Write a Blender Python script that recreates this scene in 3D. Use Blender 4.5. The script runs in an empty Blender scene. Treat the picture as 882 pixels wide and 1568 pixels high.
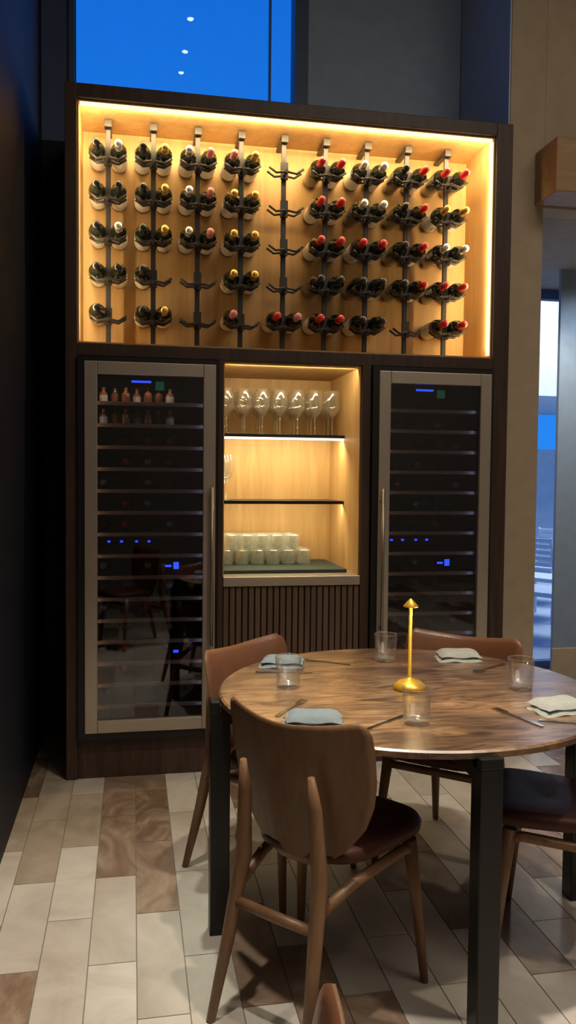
import bpy, math, random
from mathutils import Vector, Matrix, noise
random.seed(7)
scene=bpy.context.scene
scene.view_settings.view_transform='Standard'
# ------------------------------------------------------------------ materials
def new_mat(name):
    m=bpy.data.materials.new(name); m.use_nodes=True
    nt=m.node_tree; b=nt.nodes.get('Principled BSDF'); return m,nt,b
def pm(name,col,rough=.5,metal=0,spec=.5,emit=None,es=0,coat=0,bump=0,bscale=60,var=.25):
    m,nt,b=new_mat(name)
    b.inputs['Roughness'].default_value=rough
    b.inputs['Metallic'].default_value=metal; b.inputs['Specular IOR Level'].default_value=spec
    b.inputs['Coat Weight'].default_value=coat
    if emit: b.inputs['Emission Color'].default_value=(*emit,1); b.inputs['Emission Strength'].default_value=es
    tc=nt.nodes.new('ShaderNodeTexCoord'); n=nt.nodes.new('ShaderNodeTexNoise')
    n.inputs['Scale'].default_value=bscale*.2; n.inputs['Detail'].default_value=4
    nt.links.new(tc.outputs['Object'],n.inputs['Vector'])
    mx=nt.nodes.new('ShaderNodeMixRGB'); mx.blend_type='MULTIPLY'; mx.inputs[0].default_value=var
    mx.inputs[1].default_value=(*col,1); nt.links.new(n.outputs['Fac'],mx.inputs[2])
    g=nt.nodes.new('ShaderNodeMixRGB'); g.blend_type='MULTIPLY'; g.inputs[0].default_value=1; k=1/(1-var*.5); g.inputs[2].default_value=(k,k,k,1)
    nt.links.new(mx.outputs[0],g.inputs[1]); nt.links.new(g.outputs[0],b.inputs['Base Color'])
    if bump:
        n2=nt.nodes.new('ShaderNodeTexNoise'); n2.inputs['Scale'].default_value=bscale; nt.links.new(tc.outputs['Object'],n2.inputs['Vector'])
        bp=nt.nodes.new('ShaderNodeBump'); bp.inputs['Strength'].default_value=bump; bp.inputs['Distance'].default_value=.005
        nt.links.new(n2.outputs['Fac'],bp.inputs['Height']); nt.links.new(bp.outputs[0],b.inputs['Normal'])
    return m
def wood(name,c1,c2,scale=(14,14,1.2),rough=.45,coat=0,spec=.4,mid=None,bump=.12,crough=.12,lo=.3,hi=.7,dist=.7):
    m,nt,b=new_mat(name)
    tc=nt.nodes.new('ShaderNodeTexCoord'); mp=nt.nodes.new('ShaderNodeMapping'); mp.inputs['Scale'].default_value=scale
    n=nt.nodes.new('ShaderNodeTexNoise'); n.inputs['Scale'].default_value=2.2; n.inputs['Detail'].default_value=7; n.inputs['Roughness'].default_value=.62; n.inputs['Distortion'].default_value=dist
    cr=nt.nodes.new('ShaderNodeValToRGB'); cr.color_ramp.elements[0].position=lo; cr.color_ramp.elements[1].position=hi
    cr.color_ramp.elements[0].color=(*c1,1); cr.color_ramp.elements[1].color=(*c2,1)
    if mid: e=cr.color_ramp.elements.new((lo+hi)/2); e.color=(*mid,1)
    nt.links.new(tc.outputs['Object'],mp.inputs['Vector']); nt.links.new(mp.outputs[0],n.inputs['Vector'])
    nt.links.new(n.outputs['Fac'],cr.inputs[0]); nt.links.new(cr.outputs[0],b.inputs['Base Color'])
    bp=nt.nodes.new('ShaderNodeBump'); bp.inputs['Strength'].default_value=bump; bp.inputs['Distance'].default_value=.002
    nt.links.new(n.outputs['Fac'],bp.inputs['Height']); nt.links.new(bp.outputs[0],b.inputs['Normal'])
    b.inputs['Roughness'].default_value=rough; b.inputs['Coat Weight'].default_value=coat; b.inputs['Coat Roughness'].default_value=crough
    b.inputs['Specular IOR Level'].default_value=spec
    return m
def table_wood():
    m,nt,b=new_mat('table_wood'); N=nt.nodes; L=nt.links
    tc=N.new('ShaderNodeTexCoord')
    mp=N.new('ShaderNodeMapping'); mp.inputs['Scale'].default_value=(1.8,9,9); mp.inputs['Rotation'].default_value=(0,0,.25); L.new(tc.outputs['Object'],mp.inputs['Vector'])
    n=N.new('ShaderNodeTexNoise'); n.inputs['Scale'].default_value=2.0; n.inputs['Detail'].default_value=9; n.inputs['Roughness'].default_value=.7; n.inputs['Distortion'].default_value=2.6
    L.new(mp.outputs[0],n.inputs['Vector'])
    cr=N.new('ShaderNodeValToRGB'); e=cr.color_ramp.elements; e[0].position=.36; e[0].color=(.060,.030,.015,1); e[1].position=.66; e[1].color=(.38,.235,.125,1)
    x=e.new(.5); x.color=(.215,.120,.060,1); L.new(n.outputs['Fac'],cr.inputs[0])
    n2=N.new('ShaderNodeTexNoise'); n2.inputs['Scale'].default_value=3.2; n2.inputs['Detail'].default_value=4; n2.inputs['Distortion'].default_value=1; L.new(tc.outputs['Object'],n2.inputs['Vector'])
    c2=N.new('ShaderNodeValToRGB'); c2.color_ramp.elements[0].position=.38; c2.color_ramp.elements[0].color=(.50,.45,.42,1); c2.color_ramp.elements[1].position=.62; c2.color_ramp.elements[1].color=(1.2,1.15,1.05,1)
    L.new(n2.outputs['Fac'],c2.inputs[0])
    # knots
    mk=N.new('ShaderNodeMapping'); mk.inputs['Scale'].default_value=(2.6,5,5); mk.inputs['Rotation'].default_value=(0,0,.25); L.new(tc.outputs['Object'],mk.inputs['Vector'])
    vo=N.new('ShaderNodeTexVoronoi'); vo.inputs['Scale'].default_value=1.0; L.new(mk.outputs[0],vo.inputs['Vector'])
    ck=N.new('ShaderNodeValToRGB'); ck.color_ramp.elements[0].position=.03; ck.color_ramp.elements[0].color=(.25,.2,.18,1); ck.color_ramp.elements[1].position=.16; ck.color_ramp.elements[1].color=(1,1,1,1)
    L.new(vo.outputs['Distance'],ck.inputs[0])
    bk=N.new('ShaderNodeTexBrick'); bk.offset=0; bk.inputs['Scale'].default_value=1; bk.inputs['Brick Width'].default_value=3; bk.inputs['Row Height'].default_value=.13; bk.inputs['Mortar Size'].default_value=.0012
    bk.inputs['Color1'].default_value=(.72,.72,.72,1); bk.inputs['Color2'].default_value=(1.12,1.12,1.12,1); bk.inputs['Mortar'].default_value=(.4,.4,.4,1)
    mb=N.new('ShaderNodeMapping'); mb.inputs['Rotation'].default_value=(0,0,.25); L.new(tc.outputs['Object'],mb.inputs['Vector']); L.new(mb.outputs[0],bk.inputs['Vector'])
    def mul(p,q):
        a=N.new('ShaderNodeMixRGB'); a.blend_type='MULTIPLY'; a.inputs[0].default_value=1; L.new(p,a.inputs[1]); L.new(q,a.inputs[2]); return a.outputs[0]
    c=mul(mul(mul(cr.outputs[0],c2.outputs[0]),bk.outputs['Color']),ck.outputs[0])
    L.new(c,b.inputs['Base Color']); b.inputs['Roughness'].default_value=.42; b.inputs['Coat Weight'].default_value=1; b.inputs['Coat Roughness'].default_value=.28
    return m
def emis(name,col,s):
    m,nt,b=new_mat(name); b.inputs['Base Color'].default_value=(0,0,0,1)
    b.inputs['Emission Color'].default_value=(*col,1); b.inputs['Emission Strength'].default_value=s; return m
def thin_glass(name,tint=(1,1,1),base=.05,edge=.6,rough=.02,diff=0,blend=.35):
    m,nt,b=new_mat(name); nt.nodes.remove(b)
    out=nt.nodes['Material Output']; t=nt.nodes.new('ShaderNodeBsdfTransparent'); t.inputs[0].default_value=(*tint,1)
    g=nt.nodes.new('ShaderNodeBsdfGlossy'); g.inputs['Roughness'].default_value=rough; g.inputs['Color'].default_value=(.95,.95,.95,1)
    lw=nt.nodes.new('ShaderNodeLayerWeight'); lw.inputs['Blend'].default_value=blend
    mr=nt.nodes.new('ShaderNodeMapRange'); mr.inputs['To Min'].default_value=base; mr.inputs['To Max'].default_value=edge
    mx=nt.nodes.new('ShaderNodeMixShader')
    nt.links.new(lw.outputs['Facing'],mr.inputs['Value']); nt.links.new(mr.outputs[0],mx.inputs[0])
    nt.links.new(t.outputs[0],mx.inputs[1]); nt.links.new(g.outputs[0],mx.inputs[2])
    last=mx.outputs[0]
    if diff:
        d=nt.nodes.new('ShaderNodeBsdfDiffuse'); d.inputs[0].default_value=(.85,.87,.8,1)
        m2=nt.nodes.new('ShaderNodeMixShader'); m2.inputs[0].default_value=diff
        nt.links.new(last,m2.inputs[1]); nt.links.new(d.outputs[0],m2.inputs[2]); last=m2.outputs[0]
    nt.links.new(last,out.inputs[0])
    return m
M={}
M['walnut']=wood('dark_walnut',(.036,.020,.014),(.075,.042,.028))
M['slat']=wood('slat_wood',(.085,.052,.034),(.15,.092,.06))
M['oak']=wood('oak_lining',(.46,.27,.10),(.60,.38,.16),scale=(10,10,1.0),rough=.5)
M['table']=table_wood()
M['chairwood']=wood('chair_wood',(.145,.074,.036),(.215,.115,.058),scale=(12,12,2),rough=.42)
M['leather']=pm('brown_leather',(.155,.064,.032),.36,bump=.15,bscale=90)
M['seatl']=pm('dark_leather',(.060,.020,.013),.5,spec=.25,bump=.15,bscale=90)
M['black']=pm('black_metal',(.012,.012,.013),.35,metal=.3)
M['rackm']=pm('rack_metal',(.035,.030,.028),.4,metal=.3)
M['gasket']=pm('black_trim',(.006,.006,.007),.4)
M['steel']=pm('brushed_steel',(.54,.47,.39),.38,metal=.75,var=.15)
M['steeld']=pm('dark_steel',(.30,.26,.22),.35,metal=.8,var=.15)
M['inner']=pm('fridge_inner',(.012,.011,.013),.6)
M['fshelf']=pm('fridge_shelf_front',(.20,.13,.09),.45)
M['navy']=pm('navy_wall',(.006,.008,.018),.6,spec=.25)
M['beige']=pm('beige_plaster',(.46,.37,.26),.8,bump=.1)
M['ceil']=pm('ceiling_paint',(.35,.32,.28),.9)
M['grey']=pm('grey_panel',(.36,.47,.62),.6)
M['pier']=pm('pier_paint',(.24,.31,.40),.6)
M['bluelit']=pm('window_lit_return',(.50,.60,.80),.5)  # blue window light painted into the return's colour
M['mull']=pm('mullion_metal',(.07,.12,.22),.5)
M['bottle']=pm('bottle_glass',(.008,.012,.008),.08,spec=.8,coat=.5)
M['refl_amber']=pm('amber_reflection',(.34,.13,.03),.12,spec=.8,coat=.5)
M['label']=pm('bottle_label',(.85,.82,.76),.6)
M['caps']=[pm('capsule_black',(.02,.02,.025),.25,metal=.3),pm('capsule_gold',(.60,.36,.08),.3,metal=.7),pm('capsule_red',(.55,.012,.02),.3),pm('capsule_silver',(.7,.7,.7),.25,metal=.7),pm('capsule_rose',(.60,.20,.20),.3)]
M['glass']=thin_glass('clear_glass',(.98,.99,.99),.015,.55)
M['wglass']=thin_glass('wine_glass_crystal',(.97,.97,.95),.08,.9,.06,.05)
M['window']=thin_glass('window_glass',(.97,.98,1),.018,.2,rough=.0)
M['fglass']=thin_glass('fridge_glass',(.70,.70,.72),.055,.35)
M['led']=emis('led_warm',(1,.78,.42),1.9)
M['ledw']=emis('led_warm_white',(1,.88,.62),3.5)
M['down']=emis('downlight_glow',(.75,.88,1),22)
M['blue']=emis('blue_led',(.02,.06,1),3.5)
M['green']=emis('green_led',(.04,.4,.22),.2)
M['napkin']=pm('napkin_cloth',(.16,.195,.21),.9,bump=.4,bscale=200)
M['napkinw']=pm('napkin_cloth_light',(.38,.40,.37),.9,bump=.4,bscale=200)
M['cutlery']=pm('cutlery_steel',(.5,.48,.45),.2,metal=1)
M['brass']=pm('yellow_brass',(.62,.35,.03),.3,metal=.5)
M['bulb']=emis('lamp_glow',(1,.75,.35),6)
M['mat']=pm('rubber_mat',(.03,.05,.04),.7)
M['frost']=thin_glass('stacked_glass',(.93,.94,.88),.2,.8,.12,.22)
# ------------------------------------------------------------------ mesh builder
class MB:
    def __init__(s): s.v=[]; s.f=[]; s.m=[]; s.sm=[]; s.mats=[]
    def mi(s,mat):
        if mat not in s.mats: s.mats.append(mat)
        return s.mats.index(mat)
    def face(s,idx,mat,smooth=False): s.f.append(idx); s.m.append(s.mi(mat)); s.sm.append(smooth)
    def box(s,x0,x1,y0,y1,z0,z1,mat,mtx=None):
        b=len(s.v); P=[(x0,y0,z0),(x1,y0,z0),(x1,y1,z0),(x0,y1,z0),(x0,y0,z1),(x1,y0,z1),(x1,y1,z1),(x0,y1,z1)]
        for p in P: s.v.append(tuple(mtx@Vector(p)) if mtx else p)
        for q in [(0,3,2,1),(4,5,6,7),(0,1,5,4),(1,2,6,5),(2,3,7,6),(3,0,4,7)]: s.face([b+i for i in q],mat)
    def lathe(s,prof,mtx,n=20,mat=None):
        b=len(s.v)
        for (r,z,*_) in prof:
            for i in range(n):
                a=2*math.pi*i/n; s.v.append(tuple(mtx@Vector((r*math.cos(a),r*math.sin(a),z))))
        for k in range(len(prof)-1):
            mm=prof[k][2] if len(prof[k])>2 else mat
            for i in range(n):
                j=(i+1)%n; s.face([b+k*n+i,b+k*n+j,b+(k+1)*n+j,b+(k+1)*n+i],mm,True)
    def tube(s,pts,rad,mat,n=12,flat=None):
        b=len(s.v); pts=[Vector(p) for p in pts]
        for k,p in enumerate(pts):
            d=(pts[min(k+1,len(pts)-1)]-pts[max(k-1,0)]).normalized()
            ref=Vector((0,0,1)) if abs(d.z)<.9 else Vector((0,1,0))
            x=d.cross(ref).normalized(); y=d.cross(x).normalized()
            r=rad[k] if isinstance(rad,(list,tuple)) else rad
            ry=r*(flat or 1)
            for i in range(n):
                a=2*math.pi*i/n; s.v.append(tuple(p+x*r*math.cos(a)+y*ry*math.sin(a)))
        for k in range(len(pts)-1):
            for i in range(n):
                j=(i+1)%n; s.face([b+k*n+i,b+k*n+j,b+(k+1)*n+j,b+(k+1)*n+i],mat,True)
        s.face([b+i for i in range(n)],mat); s.face([b+(len(pts)-1)*n+i for i in range(n)],mat)
    def prism(s,poly,z0,z1,mat,mtx=None):
        b=len(s.v); n=len(poly)
        for z in (z0,z1):
            for p in poly:
                q=Vector((p[0],p[1],z)); s.v.append(tuple(mtx@q if mtx else q))
        s.face([b+i for i in range(n)][::-1],mat); s.face([b+n+i for i in range(n)],mat)
        for i in range(n):
            j=(i+1)%n; s.face([b+i,b+j,b+n+j,b+n+i],mat)
    def obj(s,name,parent=None,bevel=0,loc=None,rotz=0,fixn=True):
        me=bpy.data.meshes.new(name); me.from_pydata(s.v,[],s.f)
        for m in s.mats: me.materials.append(m)
        for p,mi,sm in zip(me.polygons,s.m,s.sm): p.material_index=mi; p.use_smooth=sm
        if fixn:
            import bmesh
            bm=bmesh.new(); bm.from_mesh(me); bmesh.ops.recalc_face_normals(bm,faces=bm.faces); bm.to_mesh(me); bm.free()
        o=bpy.data.objects.new(name,me); scene.collection.objects.link(o)
        if parent: o.parent=parent
        if loc: o.location=loc
        o.rotation_euler=(0,0,rotz)
        if bevel:
            md=o.modifiers.new('bevel','BEVEL'); md.width=bevel; md.segments=2; md.limit_method='ANGLE'; md.angle_limit=.7
        return o
def empty(name,loc=(0,0,0),rotz=0):
    e=bpy.data.objects.new(name,None); scene.collection.objects.link(e); e.location=loc; e.rotation_euler=(0,0,rotz); e.empty_display_size=.1; return e
def simple(name,boxes,bevel=0,parent=None):
    b=MB()
    for bx in boxes: b.box(*bx)
    return b.obj(name,parent,bevel)
T=Matrix.Translation
# ------------------------------------------------------------------ room
XL,XR,YB,YF,ZC=-.47,5.0,4.54,-2.6,4.6
def stone(name,c1,c2,c3,sc,lo=.32,hi=.68,rough=.42,dist=1.5):
    return wood(name,c1,c3,scale=sc,rough=rough,mid=c2,bump=.03,dist=dist,lo=lo,hi=hi,spec=.5)
creams=[stone('tile_cream_1',(.43,.39,.33),(.50,.46,.40),(.56,.52,.46),(2,2,2)),
        stone('tile_cream_2',(.39,.345,.29),(.46,.415,.36),(.51,.47,.41),(1.5,1.5,2)),
        stone('tile_cream_3',(.35,.305,.25),(.42,.375,.32),(.48,.43,.37),(1.8,1.2,2)),
        stone('tile_beige',(.27,.215,.16),(.34,.28,.215),(.40,.34,.27),(1.8,1.2,2))]
browns=[stone('tile_brown_1',(.12,.072,.046),(.18,.12,.08),(.32,.24,.17),(2.5,1.6,2),dist=2.5),
        stone('tile_brown_2',(.16,.103,.068),(.23,.16,.11),(.34,.265,.195),(2.0,1.2,2),dist=2.5)]
grout=pm('grout',(.17,.145,.12),.9)
b=MB(); b.box(XL-.1,XR+.1,YF-.1,5.7,-.1,-.0025,grout)
TW,TL=.1385,.52
c0=int((XL-.1+.125)/TW)-2
for c in range(c0,42):
    xa=-.125+c*TW; xb=xa+TW
    if xb<XL or xa>XR: continue
    off=2.88 if c%2==0 else 2.62
    for k in range(-12,8):
        ya=off+k*TL; yb_=ya+TL
        if yb_<YF or ya>5.7: continue
        cx,cy=(xa+xb)/2,(ya+yb_)/2
        nz=noise.noise(Vector((cx*2.4+3.1,cy*1.1+.7,.3)))
        br=nz>.17
        if c in(0,1) and 2.6<cy<4.2: br=(cy>2.9 or c==1)
        elif c in(-1,-2,2,3) and cy>2.2: br=False
        elif -2<=c<=1 and 1.0<cy<2.9: br=False
        if c==-2 and 2.0<cy<2.4: br=True
        if c in(3,) and 2.0<cy<2.75: br=True
        if c in(4,) and 1.8<cy<2.4: br=True
        if br: mt=random.choice(browns)
        elif c<0 and cy>2.9: mt=creams[3] if random.random()<.7 else creams[2]
        else: mt=random.choices(creams,[3,3,2,1])[0]
        g=.0016
        b.box(max(xa+g,XL-.1),min(xb-g,XR+.1),max(ya+g,YF-.1),min(yb_-g,5.7),-.0024,0,mt)
b.obj('floor')
simple('ceiling',[(XL-.1,XR+.1,YF-.1,YB+.1,ZC,ZC+.1,M['ceil'])])
simple('wall_left',[(XL-.1,XL,YF,YB+.1,0,ZC,M['navy'])])
simple('wall_right',[(XR,XR+.1,YF,5.7,0,ZC,M['ceil'])])
simple('wall_front',[(XL-.1,XR+.1,YF-.1,YF,0,ZC,M['ceil'])])
simple('wall_back',[(XL,1.85,YB,YB+.1,0,3.17,M['navy']),(XL,-.30,YB,YB+.1,3.17,ZC,M['mull']),(.951,1.85,YB,YB+.1,3.17,ZC,M['grey'])])
simple('window_1',[(.876,.951,YB-.03,YB+.1,3.172,ZC,M['mull']),(.738,.748,YB,YB+.04,3.172,ZC,M['mull']),(-.33,-.30,YB-.02,YB+.1,3.172,ZC,M['mull']),
   (-.30,.876,YB+.03,YB+.036,3.172,ZC,M['window'])])
simple('wall_side',[(1.86,2.05,3.90,5.6,0,ZC,M['beige']),(1.852,1.86,3.905,YB,3.17,ZC,M['bluelit'])],.002)  # thin cladding added to carry the painted blue window light
simple('wall_lintel',[(2.05,XR,3.90,4.05,2.79,ZC,M['beige'])],.004)
simple('wall_annex',[(2.77,3.6,5.0,5.03,0,2.79,M['pier'])])
simple('baseboard_annex',[(2.76,3.6,4.985,5.0,0,.28,M['beige'])],.004)
simple('ceiling_annex',[(2.05,XR,4.05,5.7,2.79,2.9,M['ceil'])])
simple('window_2',[(2.05,2.09,5.55,5.62,0,2.79,M['mull']),(4.96,XR,5.55,5.62,0,2.79,M['mull']),(2.05,XR,5.55,5.62,2.72,2.79,M['mull']),(2.05,XR,5.55,5.62,0,.06,M['mull']),(2.09,4.96,5.58,5.586,.06,2.72,M['window'])])
M['beam']=wood('beam_wood',(.32,.19,.09),(.44,.28,.14),scale=(2,10,10))
simple('ceiling_beam',[(2.0,XR,3.68,3.90,2.80,3.06,M['beam'])],.006)
dl=MB()
for (x,y) in [(.395,3.27),(.385,2.82),(.375,2.49),(1.0,1.9),(.1,1.6),(1.8,.8)]:
    dl.lathe([(.05,0,M['ceil']),(.05,-.012,M['ceil']),(.036,-.014,M['gasket']),(.032,.0,M['gasket']),(.022,-.006,M['down'] if y>2.4 else M['bulb']),(.001,-.008,M['down'])],T((x,y,ZC)),24)
dl.obj('recessed_downlights')
# ------------------------------------------------------------------ cabinet
Y0=3.84
cab=empty('wine_cabinet')
W=M['walnut']; O=M['oak']
simple('frame',[(-.30,-.247,Y0,YB-.002,0,3.165,W),(1.765,1.85,Y0,YB-.002,0,3.165,W),(-.247,1.765,Y0,YB-.002,3.103,3.165,W),(-.247,1.765,Y0,YB-.002,1.955,2.013,W),
  (-.247,1.765,Y0+.01,YB-.002,0,.185,W),(.395,.421,Y0,YB-.002,.185,1.955,W),(1.094,1.140,Y0,YB-.002,.185,1.955,W),(-.247,1.765,YB-.02,YB-.003,.185,3.10,W)],.003,cab)
simple('upper_lining',[(-.246,-.240,Y0+.02,4.20,2.014,3.102,O),(1.757,1.764,Y0+.02,4.20,2.014,3.102,O),(-.24,1.757,Y0+.02,4.20,3.094,3.102,O),(-.24,1.757,Y0+.02,4.20,2.014,2.021,O),(-.246,1.764,4.20,4.215,2.014,3.102,O)],0,cab)
simple('niche_lining',[(.422,.427,Y0+.02,4.46,.936,1.954,O),(1.088,1.093,Y0+.02,4.46,.936,1.954,O),(.427,1.088,Y0+.02,4.46,1.947,1.954,O),(.422,1.093,4.46,4.475,.936,1.954,O)],0,cab)
simple('counter',[(.422,1.093,Y0-.005,4.46,.889,.935,M['steel'])],.003,cab)
simple('shelf_upper',[(.428,1.087,4.14,4.455,1.615,1.630,M['black']),(.43,1.085,4.150,4.165,1.604,1.614,M['ledw'])],0,cab)
simple('shelf_lower',[(.428,1.087,4.14,4.455,1.272,1.288,M['black'])],0,cab)
b=MB(); x=.425
while x<1.09:
    b.box(x,min(x+.024,1.092),Y0+.004,Y0+.022,.19,.886,M['slat']); x+=.0305
b.box(.422,1.093,Y0+.022,Y0+.04,.186,.888,M['walnut']); b.obj('fluted_doors',cab,.002)
simple('led_strip',[(-.235,1.75,Y0+.022,Y0+.034,3.078,3.093,M['led']),(1.742,1.756,Y0+.022,Y0+.034,2.03,3.078,M['led'])],0,cab)
def bottle(b,mtx,cap,label=True,n=18,g=None):
    g=g or M['bottle']; l=M['label'] if label else g
    b.lathe([(.001,.004,g),(.034,.0,g),(.0395,.006,g),(.0395,.035,l),(.0398,.036,l),(.0398,.165,g),(.0395,.166,g),(.0395,.190,g),(.036,.207,g),(.022,.225,g),(.0160,.238,cap),(.0155,.288,cap),(.0172,.289,cap),(.0172,.300,cap),(.001,.302,cap)],mtx,n)
rack=empty('wine_rack')
posts=MB(); pegs=MB(); bots=MB()
cols=[-.115+.2125*i for i in range(9)]
rows=[2.935,2.750,2.562,2.375,2.186]
K=M['caps']
full={(r_,c) for r_ in range(5) for c in range(9)}
for e in [(0,4),(1,4),(2,4),(3,4),(3,2),(4,2),(4,7)]: full.discard(e)
single={(3,1),(4,0),(4,3)}
capc={0:[0,3],1:[0,1],2:[3,4],3:[4,1],4:[2,4],5:[2,2],6:[2,2],7:[0,2],8:[2,2]}
RX=Matrix.Rotation(math.pi/2,4,'X'); B=M['rackm']
for c,x in enumerate(cols):
    posts.box(x-.012,x+.012,4.045,4.060,2.022,3.093,B)
    posts.box(x-.018,x+.018,4.02,4.06,3.055,3.090,B)
    posts.box(x-.014,x+.014,4.06,4.199,3.07,3.085,B)
    for r_,z in enumerate(rows):
        for yy in (4.035,3.975):
            pegs.tube([(x-.085,yy,z-.022),(x-.05,yy,z-.046),(x,yy,z-.038),(x+.05,yy,z-.046),(x+.085,yy,z-.022)],.006,B,8)
        pegs.tube([(x,4.05,z-.038),(x,3.965,z-.038)],.009,B,8)
        pegs.box(x-.018,x+.018,4.025,4.045,z-.055,z+.025,B)
        if (r_,c) in full:
            for k,dx in enumerate((-.05,.05)):
                if (r_,c) in single and k==1: continue
                cp=K[capc[c][k]]
                if c==0 and r_%2: cp=K[0]
                if c==6 and r_<2: cp=K[3]
                if c==6 and r_>2: cp=K[0]
                if c==8 and r_==1: cp=K[1]
                if c==8 and r_==2: cp=K[3]
                if c==3 and r_ in(1,2,3): cp=K[1]
                if c==5 and r_==3: cp=K[0]
                bottle(bots,T((x+dx,4.195,z))@RX,cp,label=(c<5 or random.random()<.5))
posts.obj('posts',rack,.002); pegs.obj('cradles',rack); bots.obj('wine_bottles',rack)
# ------------------------------------------------------------------ light helpers
def area(name,loc,d,xax,sx,sy,e,col,parent=None):
    l=bpy.data.lights.new(name,'AREA'); l.shape='RECTANGLE'; l.size=sx; l.size_y=sy; l.energy=e; l.color=col
    o=bpy.data.objects.new(name,l); scene.collection.objects.link(o)
    z=-Vector(d).normalized(); x=Vector(xax).normalized(); y=z.cross(x).normalized(); x=y.cross(z)
    mt=Matrix((x,y,z)).transposed().to_4x4(); mt.translation=Vector(loc); o.matrix_world=mt
    if parent: o.parent=parent
    return o
# ------------------------------------------------------------------ fridges
def fridge(x0,x1,hx,amb):
    e=empty('wine_fridge'); z0,z1=.19,1.951; S=M['steel']; G=M['gasket']
    ya,yb=Y0-.03,Y0
    simple('gasket_frame',[(x0,x0+.03,ya+.008,Y0+.03,z0,z1,G),(x1-.03,x1,ya+.008,Y0+.03,z0,z1,G),(x0+.03,x1-.03,ya+.008,Y0+.03,z1-.025,z1,G),(x0+.03,x1-.03,ya+.008,Y0+.03,z0,z0+.03,G)],0,e)
    a,b2,c,d=x0+.03,x1-.012,z0+.032,z1-.022; w=.058
    simple('door_frame',[(a,a+w,ya,yb,c,d,S),(b2-w,b2,ya,yb,c,d,S),(a+w,b2-w,ya,yb,d-w,d,S),(a+w,b2-w,ya,yb,c,c+w,S)],.003,e)
    simple('door_glass',[(a+w,b2-w,Y0-.014,Y0-.010,c+w,d-w,M['fglass'])],0,e)
    I=M['inner']
    simple('cavity',[(x0+.002,x0+.02,Y0+.03,4.5,z0,z1-.002,I),(x1-.02,x1-.002,Y0+.03,4.5,z0,z1-.002,I),(x0+.02,x1-.02,4.48,4.5,z0,z1-.002,I),(x0+.02,x1-.02,Y0+.03,4.48,z1-.03,z1-.002,I),(x0+.02,x1-.02,Y0+.03,4.48,z0,z0+.03,I)],0,e)
    sh=MB(); bt=MB(); n=15; zs=[c+w+.03+i*(d-c-2*w-.06)/n for i in range(n)]
    for i,z in enumerate(zs):
        sh.box(x0+.04,x1-.04,Y0+.06,Y0+.075,z,z+.017,M['fshelf']); sh.box(x0+.03,x1-.03,Y0+.075,4.45,z,z+.006,I)
        if amb and i in (n-1,n-2):  # small amber bottles modelled in place of reflections on the door glass
            for k in range(7):
                s=.27+.02*random.random()
                bottle(bt,T((x0+.11+k*.052,Y0+.14+.05*(k%2),z+.0065))@Matrix.Diagonal((.5,.5,s,1)),K[random.choice([0,1,2,3])],k%3==0,12,M['refl_amber'])
        elif i<n-1 and i!=n//2:
            for k in range(5):
                if random.random()<.7: bottle(bt,T((x0+.105+k*.107,4.36,z+.048))@RX,K[random.choice([0,0,3,2,1])],False,12)
    sh.obj('shelves',e,.002); bt.obj('stored_and_reflected_bottles',e)
    lm=MB(); zm=zs[n//2]+.072
    for k in range(4): lm.box(x0+.13+k*.058+.012*(k>1),x0+.143+k*.058+.012*(k>1),Y0+.078,Y0+.082,zm,zm+.009,M['blue'])
    lm.box(x0+.24,x0+.33,Y0+.04,Y0+.045,z1-.107,z1-.098,M['blue'])
    lm.box(x0+.35,x0+.39,Y0+.04,Y0+.045,z1-.14,z1-.10,M['green'])
    zb=zs[6]+.045; lm.box(x1-.20,x1-.175,Y0+.08,Y0+.084,zb,zb+.033,M['blue']); lm.box(x1-.24,x1-.21,Y0+.08,Y0+.084,zb+.01,zb+.02,M['blue'])
    zb=zs[2]+.05; lm.box(x1-.20,x1-.175,Y0+.08,Y0+.084,zb,zb+.012,M['blue'])
    lm.obj('indicator_lights',e)
    h=MB(); Sd=M['steeld']; h.tube([(hx,ya-.030,.62),(hx,ya-.030,1.36)],.008,Sd,12)
    for z in (.68,1.30): h.tube([(hx,ya-.030,z),(hx,ya+.002,z)],.006,Sd,8)
    h.obj('handle',e)
    area('cavity_light_a',(x0+.06,Y0+.036,1.07),(1,.5,0),(0,0,1),1.6,.008,.5,(1,.72,.5))
    area('cavity_light_b',(x1-.06,Y0+.036,1.07),(-1,.5,0),(0,0,1),1.6,.008,.45,(.4,.5,1))
    if amb: area('cavity_light_top',((x0+x1)/2-.04,Y0+.05,z1-.04),(0,.4,-1),(1,0,0),.4,.01,.35,(1,.7,.4))
fridge(-.245,.393,.362,True); fridge(1.142,1.763,1.19,False)
# ------------------------------------------------------------------ glassware in niche
def wineglass(b,x,y,z,m,s=1):
    b.lathe([(.001,.004,m),(.033,.002,m),(.033,.0,m),(.004,.008,m),(.0035,.085,m),(.012,.098,m),(.034,.125,m),(.042,.155,m),(.040,.19,m),(.033,.235,m)],T((x,y,z))@Matrix.Scale(s,4),18)
b=MB()
for k in range(7):
    for yy in (4.20,4.29,4.38): wineglass(b,.475+k*.093,yy,1.631,M['wglass'])
b.obj('wine_glasses')
b=MB()
for yy in (4.20,4.30,4.39): wineglass(b,.472,yy,1.289,M['wglass'])
b.obj('wine_glasses.001')
simple('bar_mat',[(.435,1.06,3.96,4.45,.9355,.952,M['mat'])],.002)
b=MB()
def tumbler_up(b,x,y,z,m):
    b.lathe([(.034,0,m),(.036,.003,m),(.040,.072,m),(.039,.077,m),(.001,.078,m)],T((x,y,z)),16)
for lay in range(2):
    for i in range(6-lay):
        for j in range(3): tumbler_up(b,.48+i*.082+lay*.02,4.22+j*.085,.9525+lay*.079,M['frost'])
b.obj('tumbler_stack')
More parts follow.
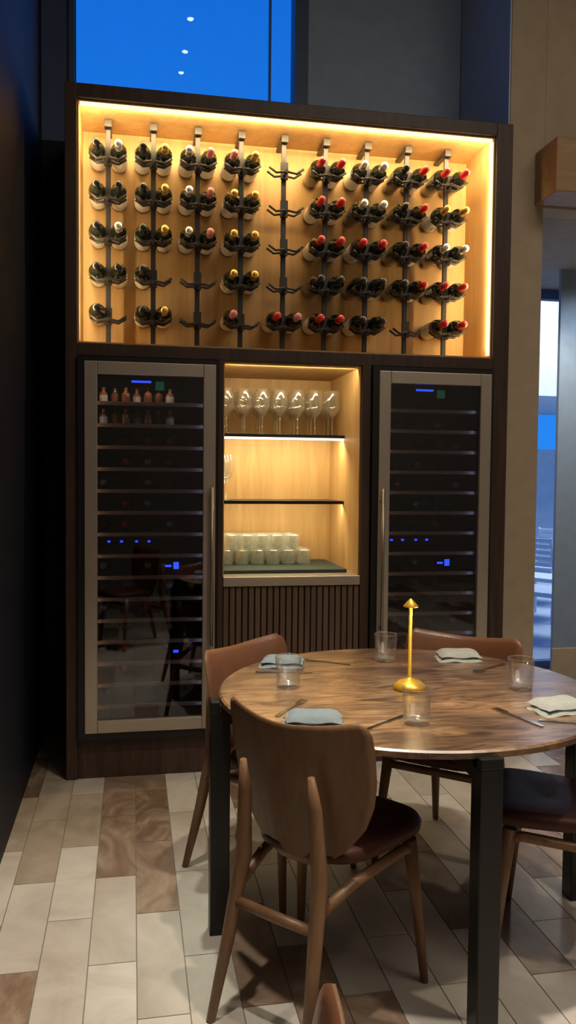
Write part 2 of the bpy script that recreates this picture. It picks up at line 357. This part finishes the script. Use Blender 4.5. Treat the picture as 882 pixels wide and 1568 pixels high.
# ------------------------------------------------------------------ table
TX,TY,TZ,TR=.87,2.48,.74,.605
tab=empty('dining_table',(TX,TY,0))
b=MB(); m=M['table']
b.lathe([(.001,TZ,m),(TR-.006,TZ,m),(TR,TZ-.005,m),(TR,TZ-.020,m),(TR-.05,TZ-.038,m),(.001,TZ-.038,m)],Matrix.Identity(4),96)
o=b.obj('table_top',tab)
for p in o.data.polygons: p.use_smooth=False
b=MB()
for k in range(4):
    R=Matrix.Rotation(k*math.pi/2,4,'Z')
    b.prism([(.575,-.03),(.635,-.03),(.635,.03),(.575,.03)],0,TZ-.040,M['black'],R)
    b.prism([(.607,-.03),(.635,-.03),(.635,.03),(.607,.03)],TZ-.040,TZ-.012,M['black'],R)
    b.box(.0,.58,-.02,.02,TZ-.085,TZ-.040,M['black'],R)
b.obj('legs',tab,.003)
# ------------------------------------------------------------------ chairs
def chair(loc,ang):
    e=empty('dining_chair',(loc[0],loc[1],0),ang-math.pi/2)
    NS,NT=22,26
    def hw(t):
        pts=[(0,.05),(.06,.105),(.15,.150),(.3,.197),(.45,.220),(.6,.230),(.8,.232),(.92,.229),(.97,.220),(1,.200)]
        for (a,va),(c,vc) in zip(pts,pts[1:]):
            if t<=c: return va+(vc-va)*(t-a)/(c-a)
        return pts[-1][1]
    def P(s,t,off):
        x=s*hw(t); ztop=.383+.024*abs(s)**1.6
        z=.41+t*ztop
        y=.045-.075*t+1.35*x*x
        nx=-2.7*x; L=math.sqrt(nx*nx+1)
        return (x+nx/L*off,y+off/L,z)
    b=MB(); lay=[]
    for off,mt in ((0,M['chairwood']),(.020,M['leather'])):
        base=len(b.v); lay.append(base)
        for j in range(NT+1):
            for i in range(NS+1): 
                o2=off*(1-.75*max(abs(-1+2*i/NS)**8,abs(-1+2*j/NT)**8)) if off else 0
                b.v.append(P(-1+2*i/NS,j/NT,o2))
        for j in range(NT):
            for i in range(NS):
                a=base+j*(NS+1)+i; b.face([a,a+1,a+NS+2,a+NS+1],mt,True)
    A,B_=lay
    def rim(l):
        for p,q in zip(l,l[1:]): b.face([A+p,A+q,B_+q,B_+p],M['chairwood'],True)
    rim([i for i in range(NS+1)]); rim([NT*(NS+1)+i for i in range(NS+1)]); rim([j*(NS+1) for j in range(NT+1)]); rim([j*(NS+1)+NS for j in range(NT+1)])
    b.obj('backrest',e)
    b=MB(); n=40; rings=[(.0,.462),(.5,.468),(.85,.468),(.96,.462),(1.0,.447),(.99,.428),(.93,.422),(0,.422)]
    base=len(b.v)
    for (k,z) in rings:
        for i in range(n):
            a=2*math.pi*i/n; ca,sa=math.cos(a),math.sin(a)
            sx=math.copysign(abs(ca)**.55,ca); sy=math.copysign(abs(sa)**.55,sa)
            yy=.245+sy*.205; wx=.165+(.215-.165)*(yy-.04)/.41
            px=sx*wx; kk=max(k,.002)
            b.v.append((px*kk,.245+(yy-.245)*kk,z-.012*(1-k)))
    for q in range(len(rings)-1):
        for i in range(n):
            j=(i+1)%n; b.face([base+q*n+i,base+q*n+j,base+(q+1)*n+j,base+(q+1)*n+i],M['seatl'],True)
    b.obj('seat',e)
    b=MB(); w=M['chairwood']
    for s in (-1,1):
        b.tube([(s*.150,-.115,0),(s*.135,-.06,.22),(s*.122,-.018,.42),(s*.112,-.028,.60),(s*.108,-.04,.68)],[.012,.018,.022,.018,.009],w,12)
        b.tube([(s*.215,.375,0),(s*.198,.355,.22),(s*.180,.335,.415)],[.011,.016,.021],w,12)
        b.tube([(s*.128,-.035,.335),(s*.150,.10,.375),(s*.178,.30,.395),(s*.185,.345,.385)],[.014,.015,.015,.014],w,10)
    b.tube([(-.13,-.045,.30),(0,-.040,.295),(.13,-.045,.30)],[.014,.015,.014],w,10)
    b.tube([(-.185,.345,.37),(.185,.345,.37)],.014,w,10)
    b.obj('leg_frame',e)
    return e
r=math.radians
chair((.387,2.028),r(42.5))
chair((.377,2.935),r(-47))
chair((1.28,2.973),r(-130))
chair((1.445,2.115),r(148))
chair((.165,.728),r(152))
# ------------------------------------------------------------------ table items
def lamp(x,y,z):
    e=empty('table_lamp',(x,y,z)); b=MB(); m=M['brass']
    b.lathe([(.001,0,m),(.050,0,m),(.052,.006,m),(.050,.014,m),(.036,.026,m),(.014,.034,m),(.006,.040,m),(.0055,.262,m),(.001,.263,m)],Matrix.Identity(4),32)
    b.obj('base_and_stem',e)
    b=MB(); b.lathe([(.001,.292,m),(.004,.290,m),(.024,.268,m),(.024,.265,m),(.021,.265,m),(.004,.282,m)],Matrix.Identity(4),24); b.obj('shade',e)
    b=MB(); q=M['bulb']; b.lathe([(.001,.275,q),(.008,.272,q),(.010,.266,q),(.0,.262,q)],Matrix.Identity(4),16); b.obj('bulb',e)
    l=bpy.data.lights.new('lamp_light','POINT'); l.energy=.5; l.color=(1,.72,.35); l.shadow_soft_size=.01
    o=bpy.data.objects.new('lamp_light',l); scene.collection.objects.link(o); o.parent=e; o.location=(.014,-.014,.255)
lamp(.872,2.467,TZ)
def tumbler(x,y):
    b=MB(); m=M['glass']; f=M['wglass']
    b.lathe([(.001,0,f),(.034,0,f),(.037,.004,f),(.038,.014,m),(.0425,.10,f),(.0415,.101,f),(.0405,.099,m),(.0355,.014,f),(.001,.012,m)],Matrix.Identity(4),32)
    b.obj('drinking_glass',None,loc=(x,y,TZ))
for p in [(.916,2.860),(.492,2.550),(.770,2.114),(1.228,2.413)]: tumbler(*p)
def napkin(x,y,ang,mat,w=.155,d=.10):
    b=MB(); nx,ny=14,10
    def prof(u): return (1-abs(u)**6)
    for lay,(z0,sc,h) in enumerate(((0,1,.018),(.016,.94,.018))):
        base=len(b.v)
        for side in (0,1):
            for j in range(ny+1):
                for i in range(nx+1):
                    u=-1+2*i/nx; v=-1+2*j/ny
                    zz=z0+(h*prof(u)*prof(v)+.003*math.sin(5*u+lay*2)*math.cos(3*v) if side else 0.0)
                    zz=max(zz,0)
                    b.v.append((u*w/2*sc+(.004*math.sin(4*v) if side else 0)+lay*.004,v*d/2*sc+lay*.003,zz))
            o=base+side*(nx+1)*(ny+1)
            for j in range(ny):
                for i in range(nx):
                    a=o+j*(nx+1)+i; b.face([a,a+1,a+nx+2,a+nx+1],mat,True)
    b.obj('folded_napkin',None,loc=(x,y,TZ+.0005),rotz=ang,fixn=True)
napkin(.525,2.845,r(-15),M['napkin']); napkin(1.195,2.85,r(-10),M['napkinw'],.16,.12)
napkin(.485,2.155,r(-12),M['napkin'],.16,.11); napkin(1.225,2.17,r(10),M['napkinw'],.16,.11)
def cutlery(kind,p,q):
    p=Vector((*p,0)); q=Vector((*q,0)); d=(q-p)
    b=MB(); m=M['cutlery']
    if kind=='knife':
        poly=[(0,-.006),(.09,-.0045),(.10,-.008),(.17,-.009),(.195,-.001),(.19,.003),(.10,.004),(.09,.0045),(0,.006),(-.003,0)]
        b.prism(poly,0,.003,m)
    elif kind=='fork':
        b.prism([(0,-.006),(.02,-.006),(.10,-.003),(.135,-.004),(.148,-.011),(.158,-.0115),(.158,.0115),(.148,.011),(.135,.004),(.10,.003),(.02,.006),(0,.006),(-.003,0)],.001,.0035,m)
        for k in range(4):
            y=-.0095+k*.00633; b.prism([(.158,y-.0018),(.193,y-.001),(.195,y),(.193,y+.001),(.158,y+.0018)],.001,.0035,m)
    else:
        b.prism([(0,-.006),(.02,-.006),(.10,-.003),(.14,-.0035),(.14,.0035),(.10,.003),(.02,.006),(0,.006)],.001,.0035,m)
        pl=[(.165+.028*math.cos(a*math.pi/10),.018*math.sin(a*math.pi/10)) for a in range(20)]; b.prism(pl,0,.004,m)
    b.obj(kind if kind!='knife' else 'table_knife',None,loc=(p.x,p.y,TZ+.0005),rotz=math.atan2(d.y,d.x))
cutlery('fork',(.40,2.235),(.523,2.405)); cutlery('knife',(.612,2.075),(.745,2.18))
cutlery('knife',(.42,2.76),(.57,2.73)); cutlery('fork',(.77,2.82),(.654,2.90)); cutlery('spoon',(1.33,2.745),(1.2,2.66))
cutlery('fork',(1.10,2.03),(1.05,2.20)); cutlery('knife',(1.12,2.085),(1.25,2.03))
# ------------------------------------------------------------------ outdoors seen through annex glazing
M['deck']=pm('deck_stone',(.42,.46,.50),.7); M['outw']=pm('outdoor_white',(.62,.66,.66),.6)
simple('terrace_ground',[(-2,14,5.75,16,-.12,-.02,M['deck'])])
simple('terrace_canopy',[(4.8,12,10,13,2.5,5.5,M['outw']),(5.9,6.0,10.2,10.3,-.02,2.5,M['outw']),(11.6,11.8,10.2,10.4,-.02,2.5,M['outw']),(5.9,11.8,12.8,13,-.02,1.9,M['outw'])])
def outchair(x,y,a):
    b=MB(); m=M['outw']
    b.box(-.25,.25,-.25,.25,.40,.44,m)
    for sx in(-1,1):
        b.tube([(sx*.24,-.27,0),(sx*.23,-.22,.42),(sx*.23,-.30,.85)],.014,m,8); b.tube([(sx*.24,.27,0),(sx*.23,.22,.42)],.014,m,8)
    for k in range(6): b.box(-.23,.23,-.285,-.265,.50+k*.06,.54+k*.06,m)
    b.obj('patio_chair',None,.004,loc=(x,y,-.02),rotz=a)
outchair(3.65,6.75,.6); outchair(4.15,7.7,-1.0); outchair(4.65,8.6,2.2)
# ------------------------------------------------------------------ lights
warm=(1,.73,.36)
area('led_light_top',(.757,Y0+.045,3.085),(0,1,-.75),(1,0,0),1.95,.01,16,warm)
area('led_light_right',(1.748,Y0+.045,2.55),(-.7,1,0),(0,0,1),1.0,.01,5,warm)
area('led_light_left',(-.228,Y0+.045,2.55),(.7,1,0),(0,0,1),1.0,.01,4.5,warm)
nc=(1,.83,.50)
area('led_light_niche_top',(.757,Y0+.06,1.94),(0,1,-.8),(1,0,0),.62,.01,2.2,nc)
area('led_light_shelf',(.757,4.17,1.603),(0,.6,-1),(1,0,0),.64,.01,4.2,nc)
area('led_light_shelf_low',(.757,4.17,1.268),(0,.6,-1),(1,0,0),.64,.01,2.4,nc)
def spot(name,loc,tgt,e,ang=60,rad=.06,col=(1,.86,.68),blend=.6):
    l=bpy.data.lights.new(name,'SPOT'); l.energy=e; l.color=col; l.spot_size=r(ang); l.spot_blend=blend; l.shadow_soft_size=rad
    o=bpy.data.objects.new(name,l); scene.collection.objects.link(o); o.location=loc
    o.rotation_euler=(Vector(tgt)-Vector(loc)).to_track_quat('-Z','Y').to_euler()
spot('downlight_table',(1.0,1.9,4.5),(.9,2.3,0),320,55)
spot('downlight_floor',(.1,1.6,4.5),(.25,1.8,0),370,44,col=(1,.90,.76))
spot('downlight_aisle',(1.8,.8,4.5),(1.6,1.2,0),160,60)
spot('downlight_table_side',(.385,2.82,4.5),(.48,2.5,.74),420,19,.05,(.95,1,.85),1)
spot('downlight_annex',(2.6,4.5,2.75),(2.6,4.6,0),50,120)
spot('downlight_annex_2',(3.0,4.3,2.75),(3.0,5.0,1.2),30,120,col=(.75,.88,1))
area('ceiling_fill',(2.2,.2,4.55),(0,0,-1),(1,0,0),2.5,2.5,72,(1,.86,.70))  # unseen warm fill, added to lift the ambient light
area('terrace_light',(6,8,5),(0,.5,-.8),(1,0,0),3,3,380,(.80,.90,1))
# world
w=bpy.data.worlds.new('dusk_sky'); scene.world=w; w.use_nodes=True; nt=w.node_tree; bg=nt.nodes['Background']
tc=nt.nodes.new('ShaderNodeTexCoord'); sp=nt.nodes.new('ShaderNodeSeparateXYZ'); cr=nt.nodes.new('ShaderNodeValToRGB')
cr.color_ramp.elements[0].position=.0; cr.color_ramp.elements[0].color=(.02,.27,.95,1); cr.color_ramp.elements[1].position=.7; cr.color_ramp.elements[1].color=(0,.12,.66,1)
nt.links.new(tc.outputs['Generated'],sp.inputs[0]); nt.links.new(sp.outputs['Z'],cr.inputs[0]); nt.links.new(cr.outputs[0],bg.inputs['Color']); bg.inputs['Strength'].default_value=1.0
# ------------------------------------------------------------------ camera
cd=bpy.data.cameras.new('camera'); cam=bpy.data.objects.new('camera',cd); scene.collection.objects.link(cam); scene.camera=cam
cd.sensor_fit='HORIZONTAL'; cd.sensor_width=36; cd.lens=36*1250/882; cd.clip_start=.02
a=r(10.8); p=r(2.57); rho=.0095
R_=Vector((math.cos(a),-math.sin(a),0)); F=Vector((math.sin(a)*math.cos(p),math.cos(a)*math.cos(p),-math.sin(p))); U=R_.cross(F)
R2=R_*math.cos(rho)+U*math.sin(rho); U2=U*math.cos(rho)-R_*math.sin(rho)
mt=Matrix((R2,U2,-F)).transposed().to_4x4(); mt.translation=Vector((0,0,1.42)); cam.matrix_world=mt
